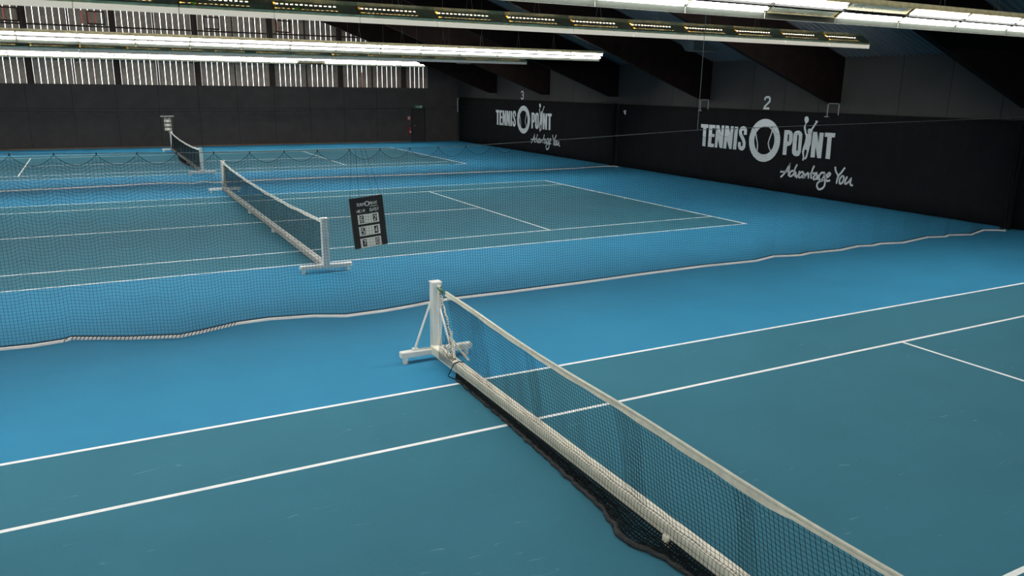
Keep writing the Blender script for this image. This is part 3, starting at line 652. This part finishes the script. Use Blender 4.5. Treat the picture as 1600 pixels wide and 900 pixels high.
# ================================================================ SCOREBOARDS
def scoreboard(loc, w, h, scores, label, full=True):
    """front faces -y; built round its centre"""
    root = empty('scoreboard', loc)
    tag(root, label, 'scoreboard')
    MB().box(-w/2, -.012, -h/2, w/2, .012, h/2).build('board', M_BOARD, root)
    m3 = lambda o: (lambda p: (p[0], -.0135-o, p[1]))
    t = MB(); k = w/.555
    if full:
        text(t, 'TENNIS', -.165*k, .275*k, .017*k, .045*k, .008*k, .009*k, m3(0))
        text(t, 'POINT', .048*k, .275*k, .019*k, .045*k, .008*k, .009*k, m3(0))
        for a in range(16):
            c = lambda q, r: (.0+.008*k+r*math.cos(q), .300*k+r*math.sin(q))
            q0, q1 = 2*math.pi*a/16, 2*math.pi*(a+1)/16
            t.face([m3(0)(p) for p in (c(q0, .026*k), c(q0, .042*k), c(q1, .042*k), c(q1, .026*k))])
        stroke(t, [(.05*k,.245*k),(.08*k,.252*k),(.11*k,.244*k),(.14*k,.252*k),(.18*k,.247*k)], .009*k, m3(0))
        t.build('title_lettering', M_CREAM, root); t = MB()
        text(t, 'HEIM', -.175*k, .172*k, .024*k, .042*k, .012*k, .010*k, m3(0)); t.build('lettering', M_CREAM, root); t = MB()
        text(t, 'GAST', .045*k, .172*k, .026*k, .042*k, .014*k, .010*k, m3(0))
    else:
        text(t, 'TENNIS', -.165*k, .315*k, .017*k, .03*k, .008*k, .009*k, m3(0)); text(t, 'POINT', .04*k, .315*k, .019*k, .03*k, .008*k, .009*k, m3(0))
    t.build('lettering', M_CREAM, root)
    z0 = .135*k if full else .27*k; st = .195*k if full else .225*k; ph = .155*k
    for i, (a, b) in enumerate(scores):
        z = z0-i*st
        pn = MB().box(-.175*k, -.018, z-ph, .175*k, -.012, z).build('score_panel', M_CREAM, root)
        for ch, xx in ((a, -.142*k), (b, .078*k)):
            c = MB(); c.use(0).box(xx, -.0205, z-ph+.018*k, xx+.064*k, -.0181, z-.018*k)
            c.use(1); 
            for s_ in FONT[ch]: stroke(c, [(xx+.017*k+px*.030*k, z-ph+.036*k+py*.083*k) for px, py in s_], .013*k, lambda p: (p[0], -.0212, p[1]))
            c.build('score_card', [M_BLACK, M_CREAM], pn)
    return root
sb = scoreboard((.04, -8.99, 1.409), .555, .825, [('6', '2'), ('5', '4'), ('7', '0')], 'black scoreboard tilting as it hangs in the nearer divider net')
sb.rotation_euler = (0, math.radians(-5.2), 0)
mb = MB()
for (bx, rx) in ((-.25, -.02), (-.10, .05), (.12, .14), (.25, .20)): mb.tube([(bx, 0, .41), (rx-.14, -.06, 1.19)], .002, 4)
mb.build('hanging_cord', M_NET, sb)
s3 = scoreboard((-.12, 24.42, 1.42), .52, .78, [('0', '0'), ('0', '0'), ('0', '0')], 'small far scoreboard fixed over the post of the farthest tennis net', False)
MB().box(-.33, -.05, .39, .33, .05, .44).tube([(-.33,0,.415),(.33,0,.415)], .035, 8).build('top_rail', M_METAL, s3)
MB().box(-.02, .014, -.42, .10, .03, .2).box(.07, -.01, -.45, .15, .03, -.33).build('bracket', M_METAL, s3)

# ================================================================ FAR CORNER: door, exit sign, extinguisher
dr = MB().box(14.90, Y1-.02, 0, 15.72, Y1, 2.04); o = dr.build('door_1', M_DOOR); tag(o, kind='structure')
MB().box(14.84, Y1-.035, 0, 14.90, Y1, 2.10).box(15.72, Y1-.035, 0, 15.80, Y1, 2.10).box(14.84, Y1-.035, 2.04, 15.80, Y1, 2.10).build('door_frame', M_SEAM, o)
MB().tube([(14.98, Y1-.02, 1.04), (14.98, Y1-.07, 1.04), (15.10, Y1-.07, 1.04)], .012, 6).build('door_handle', M_METAL, o)
ex = MB().box(15.08, Y1-.05, 2.12, 15.60, Y1, 2.34).build('exit_sign', M_SIGN); tag(ex, 'green emergency exit sign with white pictograms above the dark far door', 'exit sign')
a = MB(); m3 = lambda p: (p[0], Y1-.052, p[1])
stroke(a, [(15.17,2.23),(15.29,2.23)], .035, m3); a.face([m3(p) for p in ((15.25,2.17),(15.34,2.23),(15.25,2.29))])
a.box(15.47, Y1-.053, 2.15, 15.56, Y1-.05, 2.31)
stroke(a, [(15.40,2.29),(15.42,2.25)], .04, m3); stroke(a, [(15.42,2.26),(15.40,2.20),(15.36,2.16)], .03, m3); stroke(a, [(15.40,2.20),(15.45,2.15)], .025, m3); stroke(a, [(15.37,2.24),(15.46,2.23)], .02, m3)
a.build('pictogram', M_SIGNW, ex)
sg = MB().box(14.56, Y1-.02, 1.38, 14.80, Y1, 1.64).build('extinguisher_sign', M_RED); tag(sg, 'small red and white square sign above the fire extinguisher', 'sign')
a = MB(); m3 = lambda p: (p[0], Y1-.022, p[1])
a.box(14.60, Y1-.022, 1.42, 14.66, Y1-.02, 1.58); stroke(a, [(14.62,1.58),(14.66,1.61),(14.70,1.56)], .02, m3); stroke(a, [(14.72,1.42),(14.74,1.52),(14.71,1.60)], .035, m3)
a.build('pictogram', M_SIGNW, sg)
fe = empty('fire_extinguisher', (14.68, Y1-.13, .50)); tag(fe, 'red fire extinguisher hung on the far wall left of the dark door', 'fire extinguisher')
MB().tube([(0,0,0),(0,0,.04),(0,0,.40),(0,0,.44)], .078, 16).tube([(0,0,.44),(0,0,.49)], .05, 12, r2=.02).build('cylinder', M_RED, fe, smooth=False)
MB().tube([(0,0,.49),(0,0,.53)], .018, 8).box(-.02,-.08,.53,.02,.03,.545).box(-.02,-.08,.56,.02,.02,.572).build('valve', M_BLACK, fe)
MB().tube([(0,-.03,.52),(.09,-.02,.50),(.10,0,.35),(.095,0,.12)], .010, 7).build('hose', M_BLACK, fe)
MB().box(-.045,-.082,.10,.045,-.074,.20).build('label_plate', M_SIGNW, fe); MB().box(-.03,.06,.2,.03,.125,.4).build('wall_bracket', M_METAL, fe)

# ================================================================ HEATERS UNDER THE ROOF
def heater(x, y, z, s, label):
    e = empty('roof_heater', (x, y, z)); tag(e, label, 'heater')
    m = MB(); a, b = .72*s, .40*s; c, d = .56*s, .24*s; H_ = .34*s
    T = [(-a,-b,H_),(a,-b,H_),(a,b,H_),(-a,b,H_)]; Bt = [(-c,-d,0),(c,-d,0),(c,d,0),(-c,d,0)]
    m.hexa(Bt+T).box(-a-.02,-b-.02,H_,a+.02,b+.02,H_+.05); m.build('hood', M_DGREY, e)
    m = MB()
    for k in range(5): m.box(-c+.04, -d+.03+k*(2*d-.06)/5, -.02, c-.04, -d+.05+k*(2*d-.06)/5, 0)
    m.build('grille', M_METAL, e)
    m = MB()
    for sx in (-1, 1): m.tube([(sx*a*.8, 0, H_+.05), (sx*a*.8, 0, roof_z(x+sx*a*.8)-z)], .012, 6)
    m.build('hanger', M_DGREY, e)
heater(16.5, 2.2, 4.93, 1.0, 'dark trapezoid roof heater seen below the olive light row')
heater(15.1, 20.2, 4.80, .75, 'small distant roof heater beneath the right end of the bright rows')

# ================================================================ OUTSIDE, seen through the slats
e = empty('parasol', (12.15, 29.6, 0)); tag(e, 'red folded parasol outside, glimpsed between slats of the far wall', 'parasol')
MB().tube([(0,0,2.4),(0,0,3.0),(0,0,4.35)], .30, 10, r2=.03).build('canopy', M_OUTRED, e); MB().tube([(0,0,0),(0,0,2.5)], .04, 8).build('pole', M_ORANGE, e)
for x0, z0, z1, lab in ((-7.7, 6.6, 7.3, 'red board outside behind the leftmost small window of the slatted wall'), (-3.55, 6.6, 7.3, 'red board outside behind the second small window of the slatted wall'), (6.4, 6.6, 7.2, 'red board outside behind the small window right of the dark posts')):
    o = MB().box(x0, 29.3, z0, x0+.75, 29.36, z1).box(x0+.34, 29.36, -.2, x0+.42, 29.44, z1-.1).build('sign_board', M_OUTRED); tag(o, lab, 'sign board')
tag(MB().box(-30, Y1+.3, -.25, 30, 60, -.2).build('ground', mat('pale_yard', (.55,.54,.5), .9)), kind='structure')
